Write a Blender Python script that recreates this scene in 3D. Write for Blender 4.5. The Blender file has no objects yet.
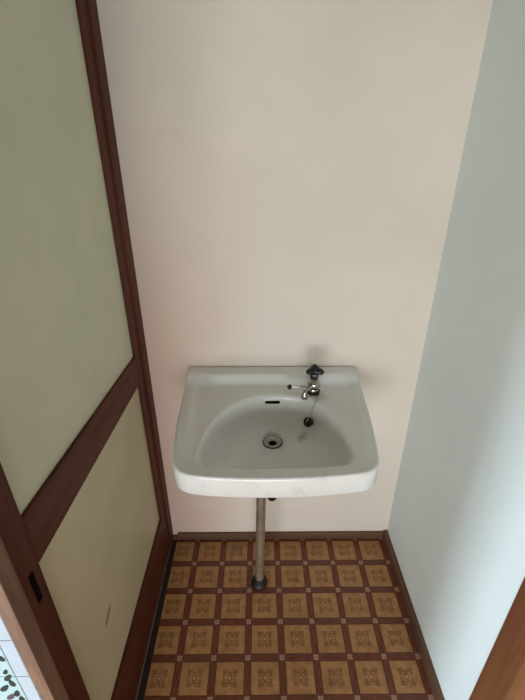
import bpy, bmesh, math, random
from mathutils import Vector, Matrix
from mathutils.bvhtree import BVHTree
random.seed(7)
sc = bpy.context.scene
col = sc.collection
W = 0.84          # alcove width
PI = math.pi

# ------------------------------------------------------------------ helpers
def lin(r, g, b):
    f = lambda c: (c/255)/12.92 if c/255 <= .04045 else ((c/255+.055)/1.055)**2.4
    return (f(r), f(g), f(b), 1)

class NT:
    """tiny node helper"""
    def __init__(s, name):
        s.m = bpy.data.materials.new(name); s.m.use_nodes = True
        s.t = s.m.node_tree; s.b = s.t.nodes['Principled BSDF']; s.out = s.t.nodes['Material Output']
    def n(s, typ, **kw):
        nd = s.t.nodes.new(typ)
        for k, v in kw.items(): setattr(nd, k, v)
        return nd
    def l(s, a, b): s.t.links.new(a, b)
    def put(s, sock, v):
        if hasattr(v, 'is_linked') or hasattr(v, 'links'): s.l(v, sock)
        else: sock.default_value = v
    def math(s, op, a, b=0.0, c=None, clamp=False):
        nd = s.n('ShaderNodeMath', operation=op, use_clamp=clamp)
        s.put(nd.inputs[0], a); s.put(nd.inputs[1], b)
        if c is not None: s.put(nd.inputs[2], c)
        return nd.outputs[0]
    def mix(s, f, a, b, blend='MIX'):
        nd = s.n('ShaderNodeMix', data_type='RGBA', blend_type=blend)
        s.put(nd.inputs[0], f); s.put(nd.inputs[6], a); s.put(nd.inputs[7], b)
        return nd.outputs[2]
    def coord(s): return s.n('ShaderNodeTexCoord').outputs['Object']
    def mapping(s, vec, scale=(1,1,1), loc=(0,0,0)):
        nd = s.n('ShaderNodeMapping'); s.l(vec, nd.inputs[0])
        nd.inputs['Scale'].default_value = scale; nd.inputs['Location'].default_value = loc
        return nd.outputs[0]
    def noise(s, vec, scale, detail=4, rough=.55):
        nd = s.n('ShaderNodeTexNoise'); s.l(vec, nd.inputs['Vector'])
        nd.inputs['Scale'].default_value = scale; nd.inputs['Detail'].default_value = detail
        nd.inputs['Roughness'].default_value = rough
        return nd.outputs['Fac']
    def ramp(s, f, lo, hi):
        nd = s.n('ShaderNodeMapRange'); nd.interpolation_type = 'SMOOTHSTEP'
        s.put(nd.inputs[0], f); nd.inputs[1].default_value = lo; nd.inputs[2].default_value = hi
        return nd.outputs[0]
    def bump(s, h, strength, dist=.001):
        nd = s.n('ShaderNodeBump'); nd.inputs['Strength'].default_value = strength
        nd.inputs['Distance'].default_value = dist; s.l(h, nd.inputs['Height'])
        s.l(nd.outputs[0], s.b.inputs['Normal'])
    def color(s, v): s.put(s.b.inputs['Base Color'], v)
    def rough(s, v): s.put(s.b.inputs['Roughness'], v)
    def metal(s, v): s.b.inputs['Metallic'].default_value = v

def mat_paint(name, c, c2, rough=.75, bscale=350, bs=.25, big=2.2):
    t = NT(name); co = t.coord()
    n = t.noise(co, big, 3)
    t.color(t.mix(t.ramp(n, .35, .65), c, c2)); t.rough(rough)
    t.bump(t.noise(co, bscale, 3), bs, .0006)
    return t.m

def mat_wood(name, c, c2, axis='Z', rough=.45, scale=38, contrast=(.35, .68)):
    t = NT(name); co = t.coord()
    s = {'X': (.06, 1, 1), 'Y': (1, .06, 1), 'Z': (1, 1, .06)}[axis]
    n1 = t.noise(t.mapping(co, s), scale, 5, .6)
    n2 = t.noise(t.mapping(co, s), scale*6, 3, .6)
    f = t.math('ADD', t.math('MULTIPLY', n1, .75), t.math('MULTIPLY', n2, .25))
    t.color(t.mix(t.ramp(f, *contrast), c, c2)); t.rough(rough)
    t.bump(n2, .15, .0006); t.b.inputs['Specular IOR Level'].default_value = .22
    return t.m

def mat_simple(name, c, rough=.4, metal=0, nz=0, nscale=60):
    t = NT(name)
    if nz:
        co = t.coord(); n = t.noise(co, nscale, 4)
        d = tuple(x*(1-nz) for x in c[:3])+(1,)
        t.color(t.mix(t.ramp(n, .35, .7), c, d))
        t.rough(t.math('ADD', t.math('MULTIPLY', n, .25), rough-.1))
    else:
        t.color(c); t.rough(rough)
    t.metal(metal)
    return t.m

def obj(name, bm, mats, parent=None, smooth=False, bevel=0, seg=2, kind=None, sharp=35):
    me = bpy.data.meshes.new(name)
    bmesh.ops.recalc_face_normals(bm, faces=bm.faces)
    bm.to_mesh(me); bm.free()
    o = bpy.data.objects.new(name, me); col.objects.link(o)
    for m in (mats if isinstance(mats, (list, tuple)) else [mats]): me.materials.append(m)
    if smooth:
        for p in me.polygons: p.use_smooth = True
        if sharp: me.set_sharp_from_angle(angle=math.radians(sharp))
    if bevel:
        b = o.modifiers.new('bevel', 'BEVEL'); b.width = bevel; b.segments = seg; b.limit_method = 'ANGLE'
    if parent: o.parent = parent
    if kind: o['kind'] = kind
    return o

def box(bm, x0, x1, y0, y1, z0, z1, mi=0):
    vs = [bm.verts.new((x, y, z)) for x in (x0, x1) for y in (y0, y1) for z in (z0, z1)]
    for f in ((0,1,3,2), (4,6,7,5), (0,4,5,1), (2,3,7,6), (0,2,6,4), (1,5,7,3)):
        bm.faces.new([vs[i] for i in f]).material_index = mi
    return vs

def boxes(*bs):
    bm = bmesh.new()
    for b in bs: box(bm, *b)
    return bm

def thing(name, label, cat, loc=(0,0,0), group=None):
    o = bpy.data.objects.new(name, None); col.objects.link(o)
    o.location = loc; o.empty_display_size = .05
    o['label'] = label; o['category'] = cat
    if group: o['group'] = group
    return o

def struct(name, bm, m, **kw):
    return obj(name, bm, m, kind='structure', **kw)

def lathe(bm, prof, c=(0,0,0), seg=48, mat4=None, mi=0, cap=True):
    """prof: list of (r,z)"""
    rings = []
    for r, z in prof:
        if r < 1e-6:
            v = Vector((0, 0, z)); v = mat4 @ v if mat4 else v
            rings.append([bm.verts.new(v + Vector(c))])
        else:
            ring = []
            for k in range(seg):
                a = 2*PI*k/seg
                v = Vector((r*math.cos(a), r*math.sin(a), z)); v = mat4 @ v if mat4 else v
                ring.append(bm.verts.new(v + Vector(c)))
            rings.append(ring)
    for a, b in zip(rings, rings[1:]):
        for k in range(seg):
            k2 = (k+1) % seg
            if len(a) == 1 and len(b) == 1: break
            if len(a) == 1: f = bm.faces.new((a[0], b[k], b[k2]))
            elif len(b) == 1: f = bm.faces.new((a[k], b[0], a[k2]))
            else: f = bm.faces.new((a[k], b[k], b[k2], a[k2]))
            f.material_index = mi
    if cap:
        for r in (rings[0], rings[-1]):
            if len(r) > 2: bm.faces.new(r).material_index = mi

def tube(bm, pts, r, seg=16, sub=6, mi=0, smooth=True):
    """round tube along a Catmull-Rom path; r number or list of one radius per point"""
    P = [Vector(p) for p in pts]; Rr = r if isinstance(r, (list, tuple)) else [r]*len(P)
    path, rad = [], []
    if smooth and len(P) > 2:
        for i in range(len(P)-1):
            p0 = P[max(i-1, 0)]; p1 = P[i]; p2 = P[i+1]; p3 = P[min(i+2, len(P)-1)]
            for k in range(sub):
                t = k/sub
                path.append(.5*((2*p1)+(-p0+p2)*t+(2*p0-5*p1+4*p2-p3)*t*t+(-p0+3*p1-3*p2+p3)*t**3))
                rad.append(Rr[i]*(1-t)+Rr[i+1]*t)
        path.append(P[-1]); rad.append(Rr[-1])
    else: path, rad = P, Rr
    d = (path[1]-path[0]).normalized()
    up = Vector((0, 0, 1)) if abs(d.z) < .9 else Vector((1, 0, 0))
    s = d.cross(up).normalized(); rings = []
    for i, p in enumerate(path):
        if 0 < i < len(path)-1: dd = (path[i+1]-path[i-1]).normalized()
        elif i == 0: dd = (path[1]-path[0]).normalized()
        else: dd = (path[-1]-path[-2]).normalized()
        s = (s - dd*s.dot(dd)).normalized(); u = dd.cross(s)
        rings.append([bm.verts.new(p+rad[i]*(s*math.cos(2*PI*k/seg)+u*math.sin(2*PI*k/seg))) for k in range(seg)])
    for a, b in zip(rings, rings[1:]):
        for k in range(seg):
            bm.faces.new((a[k], a[(k+1) % seg], b[(k+1) % seg], b[k])).material_index = mi
    bm.faces.new(rings[0][::-1]).material_index = mi; bm.faces.new(rings[-1]).material_index = mi

# ------------------------------------------------------------------ materials
M_back = mat_paint('cream_wallpaper', lin(216, 207, 192), lin(209, 200, 186), .8)
# pinkish tint on the paper, strongest low down beside the door
t = NT('tinted_cream_wallpaper'); co = t.coord(); sp = t.n('ShaderNodeSeparateXYZ'); t.l(co, sp.inputs[0])
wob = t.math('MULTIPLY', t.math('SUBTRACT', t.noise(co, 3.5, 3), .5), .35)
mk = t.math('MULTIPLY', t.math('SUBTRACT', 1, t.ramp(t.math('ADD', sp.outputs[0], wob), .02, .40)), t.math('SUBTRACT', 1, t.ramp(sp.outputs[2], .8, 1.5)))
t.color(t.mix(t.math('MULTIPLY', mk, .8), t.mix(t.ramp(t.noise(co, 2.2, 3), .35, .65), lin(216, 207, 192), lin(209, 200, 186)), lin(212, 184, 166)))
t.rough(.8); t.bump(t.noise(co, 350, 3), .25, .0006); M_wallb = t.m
M_right = mat_paint('white_wallpaper', lin(226, 236, 235), lin(220, 231, 230), .8)
M_ceil = mat_paint('ceiling_paint', lin(150, 148, 136), lin(142, 140, 130), .85)
M_room = mat_paint('room_paint', lin(190, 186, 172), lin(184, 180, 168), .85)
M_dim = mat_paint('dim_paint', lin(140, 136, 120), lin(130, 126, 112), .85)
M_door = mat_wood('red_brown_door_wood', lin(90, 44, 25), lin(64, 29, 16), 'Z', .52)
M_rail = mat_wood('red_brown_rail_wood', lin(90, 44, 25), lin(64, 29, 16), 'Y', .52)
M_base = mat_wood('baseboard_wood', lin(104, 76, 58), lin(82, 57, 42), 'Y', .45)
M_baseb = mat_wood('back_baseboard_wood', lin(104, 76, 58), lin(82, 57, 42), 'X', .45)
M_case = mat_wood('casing_wood', lin(120, 76, 48), lin(98, 58, 36), 'Z', .5, 22)
M_case2 = mat_wood('door_board_wood', lin(150, 103, 68), lin(128, 84, 54), 'Z', .5, 18)
M_track = mat_simple('dark_track', lin(34, 24, 20), .5, 0, .3)
M_alu = mat_simple('aluminium_rail', lin(170, 165, 155), .35, .8, .2)
M_black = mat_simple('black_plastic', lin(22, 21, 23), .3)
M_rubber = mat_simple('black_rubber', lin(26, 25, 26), .5)
M_pull = mat_simple('dark_pull', lin(18, 8, 8), .9)
M_hole = mat_simple('dark_hole', lin(10, 9, 9), .8)
for m_ in (M_pull, M_hole): m_.node_tree.nodes['Principled BSDF'].inputs['Specular IOR Level'].default_value = .05
M_chrome = mat_simple('worn_chrome', lin(190, 188, 182), .2, 1, .25, 90)
M_pipe = mat_simple('tarnished_chrome_pipe', lin(176, 160, 138), .42, .7, .35, 45)
M_bronze = mat_simple('tarnished_trap', lin(92, 76, 58), .45, 1, .5, 60)
M_drain = mat_simple('dull_steel', lin(196, 194, 188), .45, .35, .25, 120)

# worn jamb with peeling paint along its tile-side edge
t = NT('worn_jamb_wood'); co = t.coord()
g = t.noise(t.mapping(co, (1, 1, .08)), 60, 4)
spj = t.n('ShaderNodeSeparateXYZ'); t.l(co, spj.inputs[0])
peel = t.math('MULTIPLY', t.ramp(t.noise(t.mapping(co, (1, 1, .35)), 95, 4), .47, .55), t.math('SUBTRACT', 1, t.ramp(spj.outputs[0], -.0165, -.0125)))
base = t.mix(t.ramp(g, .35, .65), lin(128, 98, 78), lin(106, 78, 62))
t.color(t.mix(peel, base, lin(98, 84, 72))); t.rough(.55); t.bump(g, .2, .0006)
M_jamb = t.m

# frosted glass
def frosted(name, c, c2):
    t = NT(name); co = t.coord()
    n = t.noise(co, 5.5, 4)
    t.color(t.mix(t.ramp(n, .3, .7), c, c2)); t.rough(.42)
    t.bump(t.noise(co, 420, 2), .3, .0005)
    tr = t.n('ShaderNodeBsdfTranslucent'); tr.inputs[0].default_value = lin(200, 205, 180)
    mx = t.n('ShaderNodeMixShader'); mx.inputs[0].default_value = .22
    t.l(t.b.outputs[0], mx.inputs[1]); t.l(tr.outputs[0], mx.inputs[2]); t.l(mx.outputs[0], t.out.inputs[0])
    return t
gu = frosted('frosted_glass_upper', lin(217, 216, 198), lin(207, 208, 190)); M_glass_u = gu.m
gl = frosted('frosted_glass_lower', lin(208, 196, 168), lin(198, 186, 160))
# brown scratch on the lower pane
co = gl.coord(); sp = gl.n('ShaderNodeSeparateXYZ'); gl.l(co, sp.inputs[0])
yy = gl.math('ADD', sp.outputs[1], .523); zz = gl.math('SUBTRACT', sp.outputs[2], .398)
cv = gl.math('SUBTRACT', gl.math('ADD', zz, gl.math('MULTIPLY', yy, -.15)), gl.math('MULTIPLY', gl.math('SINE', gl.math('MULTIPLY', yy, 150)), .003))
msk = gl.math('MULTIPLY', gl.math('SUBTRACT', 1, gl.ramp(gl.math('ABSOLUTE', cv), .006, .012)),
              gl.math('SUBTRACT', 1, gl.ramp(gl.math('ABSOLUTE', yy), .016, .021)))
prev = gl.b.inputs['Base Color'].links[0].from_socket
gl.color(gl.mix(gl.math('MULTIPLY', msk, .8), prev, lin(140, 98, 52))); M_glass_l = gl.m

# ceramic with grime on the lip and a rust stain in the bowl
t = NT('white_ceramic'); co = t.coord(); sp = t.n('ShaderNodeSeparateXYZ'); t.l(co, sp.inputs[0])
BL = []
def blob(cx, cy, cz, r0, r1):
    v = t.n('ShaderNodeVectorMath', operation='DISTANCE'); t.l(co, v.inputs[0]); v.inputs[1].default_value = (cx, cy, cz)
    BL.append(v)
    nn = t.math('MULTIPLY', t.math('SUBTRACT', t.noise(co, 70, 3), .5), .022)
    return t.math('SUBTRACT', 1, t.ramp(t.math('ADD', v.outputs['Value'], nn), r0, r1))
base = lin(221, 223, 219)
grime = t.math('MULTIPLY', t.ramp(t.noise(co, 28, 6, .7), .50, .72), t.math('SUBTRACT', 1, t.ramp(sp.outputs[1], -.436, -.405)))
c1 = t.mix(t.math('MULTIPLY', grime, .24), base, lin(150, 140, 118))
st = t.math('MULTIPLY', blob(.452, -.235, .668, .000, .024), .62)
c2 = t.mix(st, c1, lin(158, 124, 66))
st2 = t.math('MULTIPLY', blob(.512, -.135, .752, .008, .026), .3)
c3 = t.mix(st2, c2, lin(150, 120, 80))
film = t.math('MULTIPLY', t.ramp(t.noise(co, 9, 5), .45, .75), .12)
t.color(t.mix(film, c3, lin(190, 184, 168)))
t.rough(t.math('ADD', t.math('MULTIPLY', t.noise(co, 20, 3), .15), .16))
M_cer = t.m

# vinyl floor: cream squares with scrolls between brown wood-grain bands
PT, X0, Y0 = .1029, .0972, -.1107
t = NT('patterned_vinyl'); co = t.coord(); sp = t.n('ShaderNodeSeparateXYZ'); t.l(co, sp.inputs[0])
fu = t.math('FRACT', t.math('ADD', t.math('DIVIDE', t.math('SUBTRACT', sp.outputs[0], X0), PT), 100))
fv = t.math('FRACT', t.math('ADD', t.math('DIVIDE', t.math('SUBTRACT', sp.outputs[1], Y0), PT), 100))
a = t.math('ABSOLUTE', t.math('SUBTRACT', fu, .5)); b = t.math('ABSOLUTE', t.math('SUBTRACT', fv, .5))
mx = t.math('MAXIMUM', a, b); mn = t.math('MINIMUM', a, b)
band = t.math('GREATER_THAN', mx, .392)
n_c = t.noise(co, 42, 5, .65); n_f = t.noise(co, 260, 3)
cream = t.mix(t.ramp(n_c, .3, .7), lin(176, 130, 82), lin(150, 105, 60))
cream = t.mix(t.math('MULTIPLY', t.ramp(n_f, .5, .75), .25), cream, lin(118, 84, 46))
def ring(cx, cy, r, w):
    d = t.math('SQRT', t.math('ADD', t.math('POWER', t.math('SUBTRACT', a, cx), 2), t.math('POWER', t.math('SUBTRACT', b, cy), 2)))
    return t.math('SUBTRACT', 1, t.ramp(t.math('ABSOLUTE', t.math('SUBTRACT', d, r)), w*.6, w*1.5))
rs = [ring(.165, .165, .036, .013), ring(.085, .155, .040, .012), ring(.155, .065, .034, .012), ring(.0, .10, .03, .010),
      ring(.165, .165, .0, .010), ring(0, 0, .062, .010)]
mot = rs[0]
for r_ in rs[1:]: mot = t.math('MAXIMUM', mot, r_)
mot = t.math('MULTIPLY', mot, t.math('ADD', .42, t.math('MULTIPLY', t.noise(co, 150, 3), .55)), clamp=True)
cream = t.mix(mot, cream, lin(70, 42, 18))
cen = t.math('SUBTRACT', 1, t.ramp(t.math('ADD', a, b), .025, .055))
cream = t.mix(t.math('MULTIPLY', cen, .5), cream, lin(184, 150, 112))
# bands: grain follows the band
hor = t.math('GREATER_THAN', b, a)            # horizontal band where |v| is the larger
g1 = t.noise(t.mapping(co, (.12, 1, 1)), 260, 4); g2 = t.noise(t.mapping(co, (1, .12, 1)), 260, 4)
gm = t.math('ADD', t.math('MULTIPLY', g1, hor), t.math('MULTIPLY', g2, t.math('SUBTRACT', 1, hor)))
bandc = t.mix(t.ramp(gm, .3, .7), lin(114, 60, 36), lin(82, 38, 20))
edge = t.math('SUBTRACT', 1, t.ramp(t.math('ABSOLUTE', t.math('SUBTRACT', mx, .400)), .004, .013))
crossz = t.math('GREATER_THAN', mn, .392)
edge = t.math('MULTIPLY', edge, t.math('SUBTRACT', 1, crossz))
bandc = t.mix(t.math('MULTIPLY', edge, .75), bandc, lin(38, 18, 12))
sq = t.math('GREATER_THAN', mn, .430)
ea = t.math('SUBTRACT', .5, a); eb = t.math('SUBTRACT', .5, b)
xx = t.math('MAXIMUM', t.math('SUBTRACT', 1, t.ramp(t.math('MINIMUM', ea, eb), .006, .014)), t.math('SUBTRACT', 1, t.ramp(t.math('ABSOLUTE', t.math('SUBTRACT', ea, eb)), .0, .008)))
sqc = t.mix(t.math('MULTIPLY', xx, .5), lin(168, 134, 112), lin(100, 64, 46))
bandc = t.mix(sq, bandc, sqc)
dirt = t.math('MULTIPLY', t.ramp(t.noise(co, 6, 5), .52, .75), .25)
t.color(t.mix(dirt, t.mix(band, cream, bandc), lin(88, 62, 40)))
t.rough(t.math('ADD', .38, t.math('MULTIPLY', n_c, .2)))
t.bump(t.math('ADD', t.math('MULTIPLY', band, -.5), t.math('MULTIPLY', n_f, .3)), .25, .0006)
M_floor = t.m

M_tile = mat_simple('pale_blue_tile', lin(170, 182, 192), .3, 0, .05, 25)
M_tile2 = mat_simple('pale_cyan_tile', lin(162, 190, 192), .3, 0, .05, 25)
M_grout = mat_simple('white_grout', lin(228, 230, 230), .7)
M_leafd = mat_simple('dark_teal_leaf', lin(20, 30, 32), .6)
M_leafg = mat_simple('green_leaf', lin(14, 34, 30), .6)
M_leafm = mat_simple('mauve_leaf', lin(78, 56, 74), .6)

# ------------------------------------------------------------------ the setting
H = 2.35
RX0, RX1, RY = -1.05, 1.7, -3.0      # room the camera stands in
struct('floor', boxes((RX0, RX1, RY, .0, -.03, 0)), M_floor)
struct('ceiling', boxes((RX0, RX1, RY, .12, H, H+.05)), M_ceil)
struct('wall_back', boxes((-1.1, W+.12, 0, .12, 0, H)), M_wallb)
struct('wall_right', boxes((W, W+.10, -.606, 0, 0, H)), M_right)
# lintel above the sliding door
struct('wall_left', boxes((-.10, .0, -.745, 0, 1.86, H)), M_back)
# tiled wall that meets the jamb, facing the camera room
struct('wall_left_side', boxes((RX0, -.0235, -.735, -.70, 0, H)), M_room)
struct('wall_far_left', boxes((-1.1, -1.0, -.70, -.62, 0, H), (-1.1, -1.0, -.12, 0, 0, H), (-1.1, -1.0, -.62, -.12, 0, .5), (-1.1, -1.0, -.62, -.12, 1.5, H)), M_dim)
# the camera room: left wall with a window, rear wall with a window, right walls
wy0, wy1, wz0, wz1 = -1.27, -.98, .12, .92
struct('wall_room_left', boxes((RX0-.1, RX0, RY, wy0, 0, H), (RX0-.1, RX0, wy1, -.70, 0, H),
                               (RX0-.1, RX0, wy0, wy1, 0, wz0), (RX0-.1, RX0, wy0, wy1, wz1, H)), M_room)
vx0, vx1, vz0, vz1 = -.95, .85, .22, 1.17
struct('wall_room_rear', boxes((RX0, vx0, RY-.1, RY, 0, H), (vx1, RX1, RY-.1, RY, 0, H),
                               (vx0, vx1, RY-.1, RY, 0, vz0), (vx0, vx1, RY-.1, RY, vz1, H)), M_room)
struct('wall_room_right', boxes((RX1, RX1+.1, RY, -1.45, 0, H), (W+.02, RX1+.1, -1.60, -1.50, 0, H)), M_room)
def window(name, axis, p, a0, a1, z0, z1):
    w = .02
    def bb(u0, u1, q0, q1, d=.03):
        return (p-d, p, u0, u1, q0, q1) if axis == 'x' else (u0, u1, p-d, p, q0, q1)
    fr = boxes(bb(a0, a0+w, z0, z1), bb(a1-w, a1, z0, z1), bb(a0+w, a1-w, z0, z0+w), bb(a0+w, a1-w, z1-w, z1))
    return struct(name, fr, M_alu)
window('window_1', 'x', RX0-.03, wy0, wy1, wz0, wz1)
window('added_window', 'x', -1.03, -.62, -.12, .5, 1.5)  # unseen opening added behind the sliding door to backlight its panes
window('window_2', 'y', RY-.03, vx0, vx1, vz0, vz1)

# right side: casing board at the end of the wall, then a wooden door leaf in its track
struct('trim_1', boxes((W-.001, W+.10, -.669, -.606, 0, 2.0)), M_case)
d2 = struct('door_2', boxes((W+.006, W+.036, -1.50, -.6695, .005, 1.98)), M_case2)
obj('finger_pull', boxes((W+.0035, W+.0065, -1.42, -1.40, .86, .94)), M_track, d2)
struct('wall_right_front', boxes((W, W+.10, -1.50, -.606, 2.0, H)), M_right)
# baseboards
struct('baseboard_back', boxes((.019, W-.017, -.010, 0, 0, .034)), M_baseb, bevel=.0015)
struct('baseboard_right', boxes((W-.016, W, -.606, 0, 0, .040)), M_base, bevel=.0015)
# jambs of the sliding door
struct('trim_2', boxes((-.06, .0, -.044, 0, 0, 1.86)), M_door, bevel=.0015)                      # far jamb
struct('trim_3', boxes((-.0225, -.0015, -.7475, -.719, 0, 1.86)), M_jamb, bevel=.0012)         # near jamb
struct('trim_4', boxes((-.10, .0, -.745, -.002, 1.80, 1.86)), M_rail, bevel=.0015)               # head
# sill with its dark track and the bright guide rail
sill = struct('trim_5', boxes((-.006, .0155, -.745, -.012, 0, .004)), M_track)
obj('guide_rail', boxes((-.0062, -.0035, -.745, -.046, .004, .007)), M_alu, sill)
struct('trim_6', boxes((-.10, -.0065, -.70, -.002, 0, .006)), M_rail)
struct('trim_7', boxes((-.001, .0185, -.0125, -.0, .004, .020)), M_baseb)

# sliding door leaf: stiles, rails, two frosted panes
DX1, DX0 = -.006, -.036
door = bpy.data.objects.new('door_1', None); col.objects.link(door); door['kind'] = 'structure'; door.empty_display_size = .05
obj('stile', boxes((DX0, DX1, -.0880, -.0445, .009, 1.798)), M_door, door, bevel=.0015)
obj('stile', boxes((DX0, DX1, -.7170, -.6690, .009, 1.798)), M_door, door, bevel=.0015)
bm = bmesh.new()
vs = box(bm, DX0, DX1, -.669, -.088, .75, .85)
for v in vs:                                      # the rail has sagged towards the far end
    k = (-.088 - v.co.y)/.581
    v.co.z = (.765 + .023*k) if v.co.z < .8 else (.852 + .033*k)
obj('rail', bm, M_rail, door, bevel=.0015)
obj('rail', boxes((DX0, DX1, -.669, -.088, .009, .206)), M_rail, door, bevel=.0015)
obj('rail', boxes((DX0, DX1, -.669, -.088, 1.73, 1.798)), M_rail, door, bevel=.0015)
bm = bmesh.new(); vs = box(bm, -.0175, -.0135, -.672, -.085, .84, 1.735)
o = obj('glass_pane', bm, M_glass_u, door); o['label'] = 'greenish frosted upper pane'
bm = bmesh.new(); vs = box(bm, -.018, -.014, -.672, -.085, .20, .79)
o = obj('glass_pane', bm, M_glass_l, door); o['label'] = 'yellowish frosted lower pane with a brown scratch'
# recessed finger pull
bm = bmesh.new()
box(bm, DX1-.0005, DX1+.0012, -.6985, -.6875, .732, .796)
fp = obj('finger_pull', bm, M_pull, door, bevel=.0004)
obj('pull_recess', boxes((DX1+.0010, DX1+.0016, -.6962, -.6898, .738, .790)), M_hole, fp)

# tiles on the wall beside the jamb
bm = bmesh.new()
YT = -.735
box(bm, -.62, -.0235, YT-.006, YT, .02, 1.60, 0)          # grout bed
xs = [(-.0480, -.0275)] + [(-.0505-.1*k-.098, -.0505-.1*k) for k in range(5)]
for ci, (x0, x1) in enumerate(xs):
    for r in range(15):
        z0 = .0165 + .1*r + .002
        if z0 < .03: z0 = .021
        zt = .0165 + .1*(r+1)
        box(bm, x0, x1, YT-.0085, YT-.005, z0, zt, 1 if ci == 0 else 2)
def leaf(cx, cz, L, wd, ang, mi):
    n = 14; pts = []
    for k in range(n):
        a = 2*PI*k/n; u = L/2*math.cos(a); v = wd/2*math.sin(a)*(1-.25*math.cos(a))
        pts.append((cx+u*math.cos(ang)-v*math.sin(ang), cz+u*math.sin(ang)+v*math.cos(ang)))
    lo = [bm.verts.new((p[0], YT-.0084, p[1])) for p in pts]; hi = [bm.verts.new((p[0], YT-.0092, p[1])) for p in pts]
    bm.faces.new(hi).material_index = mi
    for k in range(n):
        bm.faces.new((lo[k], lo[(k+1) % n], hi[(k+1) % n], hi[k])).material_index = mi
LEAVES = [(-.0575, .671, .018, .009, 1.9, 3), (-.0612, .632, .014, .007, 1.2, 4), (-.0622, .615, .022, .009, 1.0, 3), (-.0605, .598, .020, .009, 1.7, 4),
          (-.0765, .583, .024, .010, .9, 3), (-.0735, .556, .022, .010, .9, 5), (-.0612, .566, .020, .009, 1.3, 3), (-.0580, .548, .018, .009, 1.5, 4)]
for l_ in LEAVES: leaf(*l_)
for k in range(42):
    a = .05 + (k*.0118 if k < 40 else .62+(k-40)*.03)
    leaf(-.066-random.random()*.06, a, .018, .009, random.uniform(.4, 2), random.choice((3, 3, 4, 5)))
ti = struct('trim_8', bm, [M_grout, M_tile, M_tile2, M_leafd, M_leafg, M_leafm])

# ------------------------------------------------------------------ washbasin
def polyline(ctrl, closed=True, sub=10, sharp=()):
    P = [Vector((x, y)) for x, y in ctrl]; n = len(P); out = []
    for i in range(n):
        p1, p2 = P[i], P[(i+1) % n]
        p0 = P[(i-1) % n] if i not in sharp else p1
        p3 = P[(i+2) % n] if (i+1) % n not in sharp else p2
        for k in range(sub):
            s = k/sub
            out.append(.5*((2*p1)+(-p0+p2)*s+(2*p0-5*p1+4*p2-p3)*s*s+(-p0+3*p1-3*p2+p3)*s**3))
    return out
def raycut(poly, c, ang):
    d = Vector((math.cos(ang), math.sin(ang))); best = 0
    for i in range(len(poly)):
        p = poly[i]-c; q = poly[(i+1) % len(poly)]-c; e = q-p
        den = d.x*e.y-d.y*e.x
        if abs(den) < 1e-12: continue
        tt = (p.x*e.y-p.y*e.x)/den; s = (p.x*d.y-p.y*d.x)/den
        if -1e-6 <= s <= 1+1e-6 and tt > best: best = tt
    return c+d*best
outer = polyline([(.128, -.0015), (.3, -.0015), (.5, -.0015), (.629, -.0015), (.6345, -.008), (.636, -.10), (.631, -.204), (.623, -.30), (.6165, -.365), (.611, -.392),
                  (.600, -.413), (.578, -.428), (.53, -.4365), (.46, -.4435), (.379, -.4465), (.30, -.4455), (.23, -.4405), (.185, -.433), (.160, -.420),
                  (.1475, -.400), (.142, -.380), (.136, -.33), (.130, -.245), (.1250, -.12), (.122, -.008)], sharp=(0, 3))
bowl = polyline([(.330, -.134), (.380, -.128), (.435, -.131), (.482, -.150), (.522, -.196), (.546, -.255), (.5575, -.32), (.5585, -.362), (.553, -.387),
                 (.534, -.401), (.49, -.406), (.41, -.410), (.34, -.410), (.265, -.408), (.222, -.403), (.203, -.390), (.198, -.362), (.204, -.314), (.217, -.262), (.240, -.215), (.281, -.163)])
CC = Vector((.377, -.200)); N = 144
angs = [2*PI*k/N for k in range(N)]
# aim a few rays exactly at the outline's corners
for cx, cy in ((.629, -.0015), (.128, -.0015)):
    a_ = math.atan2(cy-CC.y, cx-CC.x) % (2*PI); k = min(range(N), key=lambda i: abs(angs[i]-a_)); angs[k] = a_
O = [raycut(outer, CC, a_) for a_ in angs]; B = [raycut(bowl, CC, a_) for a_ in angs]
sm = lambda e0, e1, x: (lambda s: s*s*(3-2*s))(min(max((x-e0)/(e1-e0), 0), 1))
def top_z(x, y):
    z = .748 - .006*sm(-.1, -.40, y)
    z += .025*sm(-.074, -.048, y)                                   # raised ledge along the wall
    side = max(sm(.172, .142, x-.02*sm(-.1, -.4, y)), sm(.585, .617, x+.02*sm(-.1, -.4, y)))
    z += .009*side*(1-sm(-.074, -.048, y))*sm(-.42, -.25, y)         # slightly raised side rims
    return z
def inset(p, d):
    v = p-CC; L = v.length; return CC+v*((L-d)/L)
loops = []
def add(f): loops.append([f(i) for i in range(N)])
P3 = lambda p, z: (p.x, p.y, z)
DR = .0215
ringp = lambda i, r: CC+Vector((math.cos(angs[i]), math.sin(angs[i])))*r
add(lambda i: P3(ringp(i, DR), .632))
add(lambda i: P3(ringp(i, DR), .612))
add(lambda i: P3(ringp(i, .032), .612))
add(lambda i: P3(CC+(B[i]-CC)*.55, .622))
add(lambda i: P3(CC+(B[i]-CC)*.82, .648))
add(lambda i: P3(CC+(B[i]-CC)*1.0, .682))
add(lambda i: P3(CC+(B[i]-CC)*1.03 if (B[i]-CC).length*1.03 < (O[i]-CC).length-.016 else inset(O[i], .016), .704))
add(lambda i: P3(inset(O[i], .014), .702))
add(lambda i: P3(inset(O[i], .010), .690))
add(lambda i: P3(inset(O[i], .003), .686))
add(lambda i: P3(inset(O[i], .000), .690))
add(lambda i: P3(O[i], top_z(*O[i])-.008))
add(lambda i: P3(inset(O[i], .001), top_z(*O[i])-.0030))
add(lambda i: P3(inset(O[i], .0025), top_z(*O[i])-.0009))
add(lambda i: P3(inset(O[i], .0055), top_z(*O[i])))
NR = 26
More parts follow.
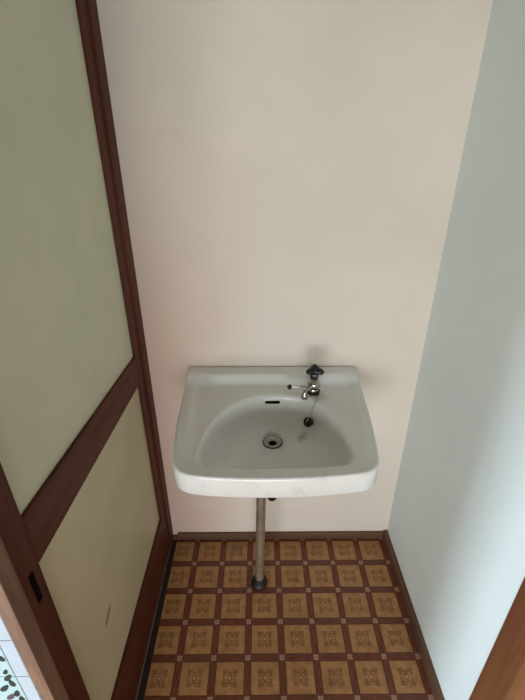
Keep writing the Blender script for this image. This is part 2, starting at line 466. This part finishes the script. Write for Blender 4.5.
for r in range(1, NR+1):
    def f(i, r=r):
        s = r/NR; a0 = inset(O[i], .0055); b0 = B[i]+(O[i]-B[i]).normalized()*.006
        p = a0*(1-s)+b0*s
        return P3(p, top_z(p.x, p.y))
    add(f)
BZ = lambda i: top_z(B[i].x, B[i].y)
for k_, dz in ((1.0, .0025), (.975, .0075), (.945, .016), (.90, .031), (.85, .046), (.78, .062), (.70, .075), (.60, .0855), (.48, .092), (.34, .097), (.22, .101)):
    add(lambda i, k_=k_, dz=dz: P3(CC+(B[i]-CC)*k_ if (B[i]-CC).length*k_ > .03 else ringp(i, .03), BZ(i)-dz))
add(lambda i: P3(ringp(i, .027), .640))
add(lambda i: P3(ringp(i, .0235), .637))
bm = bmesh.new()
V = [[bm.verts.new(p) for p in lp] for lp in loops]
for a_, b_ in zip(V, V[1:]+V[:1]):
    for k in range(N): bm.faces.new((a_[k], a_[(k+1) % N], b_[(k+1) % N], b_[k]))
bmesh.ops.recalc_face_normals(bm, faces=bm.faces)
bvh = BVHTree.FromBMesh(bm)
def surf(x, y, z0=1.0):
    h = bvh.ray_cast(Vector((x, y, z0)), Vector((0, 0, -1))); return h[0], h[1]
BL[0].inputs[1].default_value = surf(.459, -.202)[0]; BL[1].inputs[1].default_value = surf(.512, -.135)[0]
basin = thing('washbasin', 'white wall-mounted ceramic washbasin with a D-shaped bowl above the patterned floor', 'sink', (.378, 0, .686))
inv = Matrix.Translation((-.378, 0, -.686))
def sub(name, bm, m, parent, root, **kw):
    """part built in world coordinates, parented to a root standing at its own base"""
    o = obj(name, bm, m, parent, **kw)
    o.matrix_parent_inverse = Matrix.Identity(4)
    # keep world placement: shift by the whole chain's offset
    if parent is root: o.location = -Vector(root.location)
    return o
o = sub('basin_body', bm, M_cer, basin, basin, smooth=True, sharp=50)
# drain fitting
bm = bmesh.new()
lathe(bm, [(.0120, .6130), (.0120, .6370), (.0135, .6388), (.0180, .6398), (.0225, .6420), (.0245, .6425), (.0255, .6410), (.0250, .6385), (.0205, .6365), (.0205, .6130)], (CC.x, CC.y, 0), cap=False)
dr = sub('drain_ring', bm, M_drain, basin, basin, smooth=True)
bm = bmesh.new(); lathe(bm, [(0, .6325), (.0122, .6325), (.0122, .6335), (0, .6335)], (CC.x, CC.y, 0))
obj('drain_hole', bm, M_hole, dr, smooth=True)
bm = bmesh.new(); lathe(bm, [(.0253, .6385), (.0253, .6412), (.0272, .6420), (.0288, .6408), (.0288, .6385)], (CC.x, CC.y, 0), cap=False)
obj('drain_groove_ring', bm, M_rubber, dr, smooth=True)  # black ring added to draw the dark gap around the drain fitting
# overflow slot in the back of the bowl
h = bvh.ray_cast(Vector((.378, -.35, .728)), Vector((0, 1, 0)))
hp, hn = h[0], h[1]
bm = bmesh.new(); z = Vector((0, 0, 1)); xax = Vector((1, 0, 0)); hn = hn if hn.y < 0 else -hn
up = hn.cross(xax).normalized(); up = up if up.z > 0 else -up
n = 24; lo, hi = [], []
for k in range(n):
    a_ = 2*PI*k/n; sx = .0175 if math.cos(a_) > 0 else -.0175
    p = hp + xax*(sx+.0042*math.cos(a_)) + up*(.0042*math.sin(a_))
    lo.append(bm.verts.new(p-hn*.002)); hi.append(bm.verts.new(p+hn*.0010))
bm.faces.new(hi); bm.faces.new(lo[::-1])
for k in range(n): bm.faces.new((lo[k], lo[(k+1) % n], hi[(k+1) % n], hi[k]))
sub('overflow_slot', bm, M_hole, basin, basin)

# ------------------------------------------------------------------ faucet
FX, FY = .4955, -.112
FZ = surf(FX, FY)[0].z
fa = thing('faucet', 'small chrome faucet with black triangular handle on right of basin deck', 'faucet', (FX, FY, FZ))
loc = lambda *p: Vector(p)      # parts below are in the faucet's own space
bm = bmesh.new(); lathe(bm, [(0, 0), (.0175, 0), (.0180, .002), (.0165, .0055), (.0130, .007), (0, .007)])
obj('base_gasket', bm, M_rubber, fa, smooth=True)
bm = bmesh.new(); lathe(bm, [(0, .007), (.0145, .007), (.0150, .012), (.0135, .015), (.0160, .019), (.0188, .025), (.0186, .032), (.0150, .038), (.0105, .041), (.0105, .048), (0, .048)])
obj('faucet_body', bm, M_chrome, fa, smooth=True)
bm = bmesh.new()
lathe(bm, [(0, .046), (.0120, .046), (.0126, .048), (.0126, .058), (.0110, .063), (0, .066)], seg=6)
obj('packing_nut', bm, M_black, fa, smooth=False, bevel=.0006)
# spout
bm = bmesh.new()
tube(bm, [(-.006, -.008, .026), (-.016, -.022, .029), (-.025, -.035, .030), (-.0295, -.042, .026), (-.0300, -.0435, .018)], [.0080, .0074, .0068, .0066, .0066], 20)
obj('spout', bm, M_chrome, fa, smooth=True)
bm = bmesh.new(); lathe(bm, [(.0060, .008), (.0092, .008), (.0096, .010), (.0096, .020), (.0080, .023), (0, .023)], (-.0300, -.0435, 0), seg=24, cap=False)
lathe(bm, [(0, .0065), (.0055, .0065)], (-.0300, -.0435, 0), seg=24, cap=False)
obj('spout_outlet', bm, M_chrome, fa, smooth=True)
# side rod with a black ball
bm = bmesh.new(); tube(bm, [(-.010, -.004, .022), (-.068, -.006, .0215)], .0017, 10, smooth=False)
rod = obj('side_rod', bm, M_chrome, fa, smooth=True)
bm = bmesh.new()
lathe(bm, [(0, -.0070), (.0042, -.0060), (.0068, -.0018), (.0068, .0018), (.0042, .0060), (0, .0070)], (-.069, -.006, .0215), seg=24)
obj('rod_knob', bm, M_rubber, rod, smooth=True, sharp=60)
# triangular handle
bm = bmesh.new(); n = 96
prof = [(.30, .062), (.62, .062), (.93, .0645), (1.0, .0685), (.97, .0725), (.80, .0757), (.55, .0787), (.34, .0830), (.18, .0875), (.06, .0890)]
rings = []
for s_, z_ in prof:
    rg = []
    for k in range(n):
        a_ = 2*PI*k/n
        lobe = .0222 + .0062*math.cos(3*(a_-PI/2)) * min(1, s_*1.3)
        rg.append(bm.verts.new((lobe*s_*math.cos(a_), lobe*s_*math.sin(a_), z_+.003)))
    rings.append(rg)
for a_, b_ in zip(rings, rings[1:]):
    for k in range(n): bm.faces.new((a_[k], a_[(k+1) % n], b_[(k+1) % n], b_[k]))
bm.faces.new(rings[0][::-1]); bm.faces.new(rings[-1])
hd = obj('handle', bm, M_black, fa, smooth=True); hd['label'] = 'black triangular handle'

# ------------------------------------------------------------------ plug on its chain
px, py = .4835, -.180
hp, hn = surf(px, py)
pc = hp + hn*.0078
rot = Vector((0, 0, 1)).rotation_difference(hn).to_matrix().to_4x4()
pl = thing('sink_plug', 'black rubber sink plug hanging on a thin chain from the faucet base', 'plug', tuple(pc))
bm = bmesh.new(); lathe(bm, [(0, -.0072), (.0098, -.0072), (.0118, .0035), (.0138, .0045), (.0138, .0075), (.0120, .0085), (.0050, .0090), (.0038, .0115), (0, .0118)], seg=40, mat4=rot)
obj('stopper', bm, M_rubber, pl, smooth=True)
bm = bmesh.new()
top = rot @ Vector((0, 0, .0115))
a0 = Vector((FX+.0185, FY-.006, FZ+.006)) - pc
pts = [a0, Vector((FX+.014, FY-.021, FZ+.0045))-pc]
for s_ in (.3, .65):
    x = FX+.015 + (px-FX-.013)*s_; y = FY-.024 + (py-FY+.024)*s_
    sp_, sn_ = surf(x, y); pts.append(sp_+sn_*.0035-pc)
pts.append(top)
tube(bm, pts, .0013, 8, sub=8)
# beads along the chain
P = [Vector(p) for p in pts]
for i in range(len(P)-1):
    L = (P[i+1]-P[i]).length; m_ = max(int(L/.0042), 1)
    for k in range(m_):
        c = P[i].lerp(P[i+1], (k+.5)/m_)
        lathe(bm, [(0, -.0016), (.0012, -.001), (.0016, 0), (.0012, .001), (0, .0016)], tuple(c), seg=8)
obj('chain', bm, M_drain, pl, smooth=True, sharp=70)
bm = bmesh.new()
lathe(bm, [(.0182, .001), (.0202, .001), (.0206, .0030), (.0202, .0050), (.0182, .0050), (.0182, .001)], (FX-pc.x, FY-pc.y, FZ-pc.z), cap=False)
obj('chain_collar', bm, M_rubber, pl, smooth=True)

# ------------------------------------------------------------------ waste pipe
PX, PY = .338, -.186
pp = thing('drain_pipe', 'tarnished metal drain pipe running from under the washbasin down to the floor', 'pipe', (PX, PY, 0))
q = lambda x, y, z: (x-PX, y-PY, z)
bm = bmesh.new(); tube(bm, [q(PX, PY, .004), q(PX+.005, PY, .30), q(PX+.008, PY, .50)], .0148, 28, smooth=False)
tube(bm, [q(PX+.008, PY, .50), q(PX+.008, PY, .535), q(PX+.016, PY+.02, .562), q(PX+.035, PY+.052, .566), q(.382, -.118, .545), q(.384, -.112, .515)], .0148, 28, sub=8)
obj('down_pipe', bm, M_pipe, pp, smooth=True)
bm = bmesh.new()
tube(bm, [q(.377, -.200, .600), q(.377, -.203, .48), q(.377, -.201, .440), q(.379, -.180, .418), q(.381, -.150, .420), q(.383, -.120, .450), q(.384, -.112, .515)], .0155, 28, sub=8)
obj('trap_bend', bm, M_bronze, pp, smooth=True)
bm = bmesh.new()
lathe(bm, [(.0156, .560), (.0205, .560), (.0215, .565), (.0215, .590), (.0195, .596), (.0156, .596)], q(.377, -.200, 0), seg=28, cap=False)
obj('slip_nut', bm, M_bronze, pp, smooth=True)
bm = bmesh.new()
lathe(bm, [(.0156, .500), (.0190, .500), (.0195, .503), (.0195, .522), (.0185, .525), (.0149, .525)], q(.384, -.112, 0), seg=8, cap=False)
obj('slip_nut', bm, M_bronze, pp, smooth=True)
bm = bmesh.new()
lathe(bm, [(0, .0005), (.0275, .0005), (.0290, .004), (.0280, .009), (.0240, .014), (.0225, .021), (.0190, .024), (.0175, .030), (0, .030)], seg=40)
obj('floor_flange', bm, M_rubber, pp, smooth=True)

# ------------------------------------------------------------------ daylight, plus the added pane backlight
w = bpy.data.worlds.new('sky'); sc.world = w; w.use_nodes = True
bg = w.node_tree.nodes['Background']
bg.inputs[0].default_value = (.75, .86, 1, 1); bg.inputs[1].default_value = 1.0
def area(name, loc, rot, sx, sy, power, colr):
    L = bpy.data.lights.new(name, 'AREA'); L.shape = 'RECTANGLE'; L.size = sx; L.size_y = sy; L.energy = power; L.color = colr
    o = bpy.data.objects.new(name, L); col.objects.link(o); o.location = loc; o.rotation_euler = rot
    return o
area('window_daylight_left', (RX0-.06, (wy0+wy1)/2, (wz0+wz1)/2), (0, -PI/2, 0), wz1-wz0, wy1-wy0, 34, (.72, .87, 1))
area('window_daylight_rear', ((vx0+vx1)/2, RY-.06, (vz0+vz1)/2), (PI/2, 0, 0), vx1-vx0, vz1-vz0, 62, (.93, .96, 1))
area('added_pane_backlight', (-1.13, -.37, 1.0), (0, -PI/2, 0), 1.0, .5, 17, (.86, 1, .84))  # added greenish light that makes the frosted panes glow from behind

# ------------------------------------------------------------------ camera
cam = bpy.data.cameras.new('camera'); co_ = bpy.data.objects.new('camera', cam); col.objects.link(co_)
cam.sensor_fit = 'VERTICAL'; cam.sensor_height = 24; cam.lens = 399.14/700*24
cam.clip_start = .02
pitch, yaw, roll = .461298, .007812, .0002
f = Vector((math.sin(yaw)*math.cos(pitch), math.cos(yaw)*math.cos(pitch), -math.sin(pitch)))
rt = Vector((math.cos(yaw), -math.sin(yaw), 0)); u = rt.cross(f)
m = Matrix((rt, u, -f)).transposed().to_4x4(); m.translation = (.34195, -1.08486, 1.36764)
co_.matrix_world = m
sc.camera = co_

vs_ = sc.view_settings
vs_.view_transform = 'Standard'; vs_.look = 'None'; vs_.gamma = 1; vs_.use_curve_mapping = False
vs_.exposure = 0.0
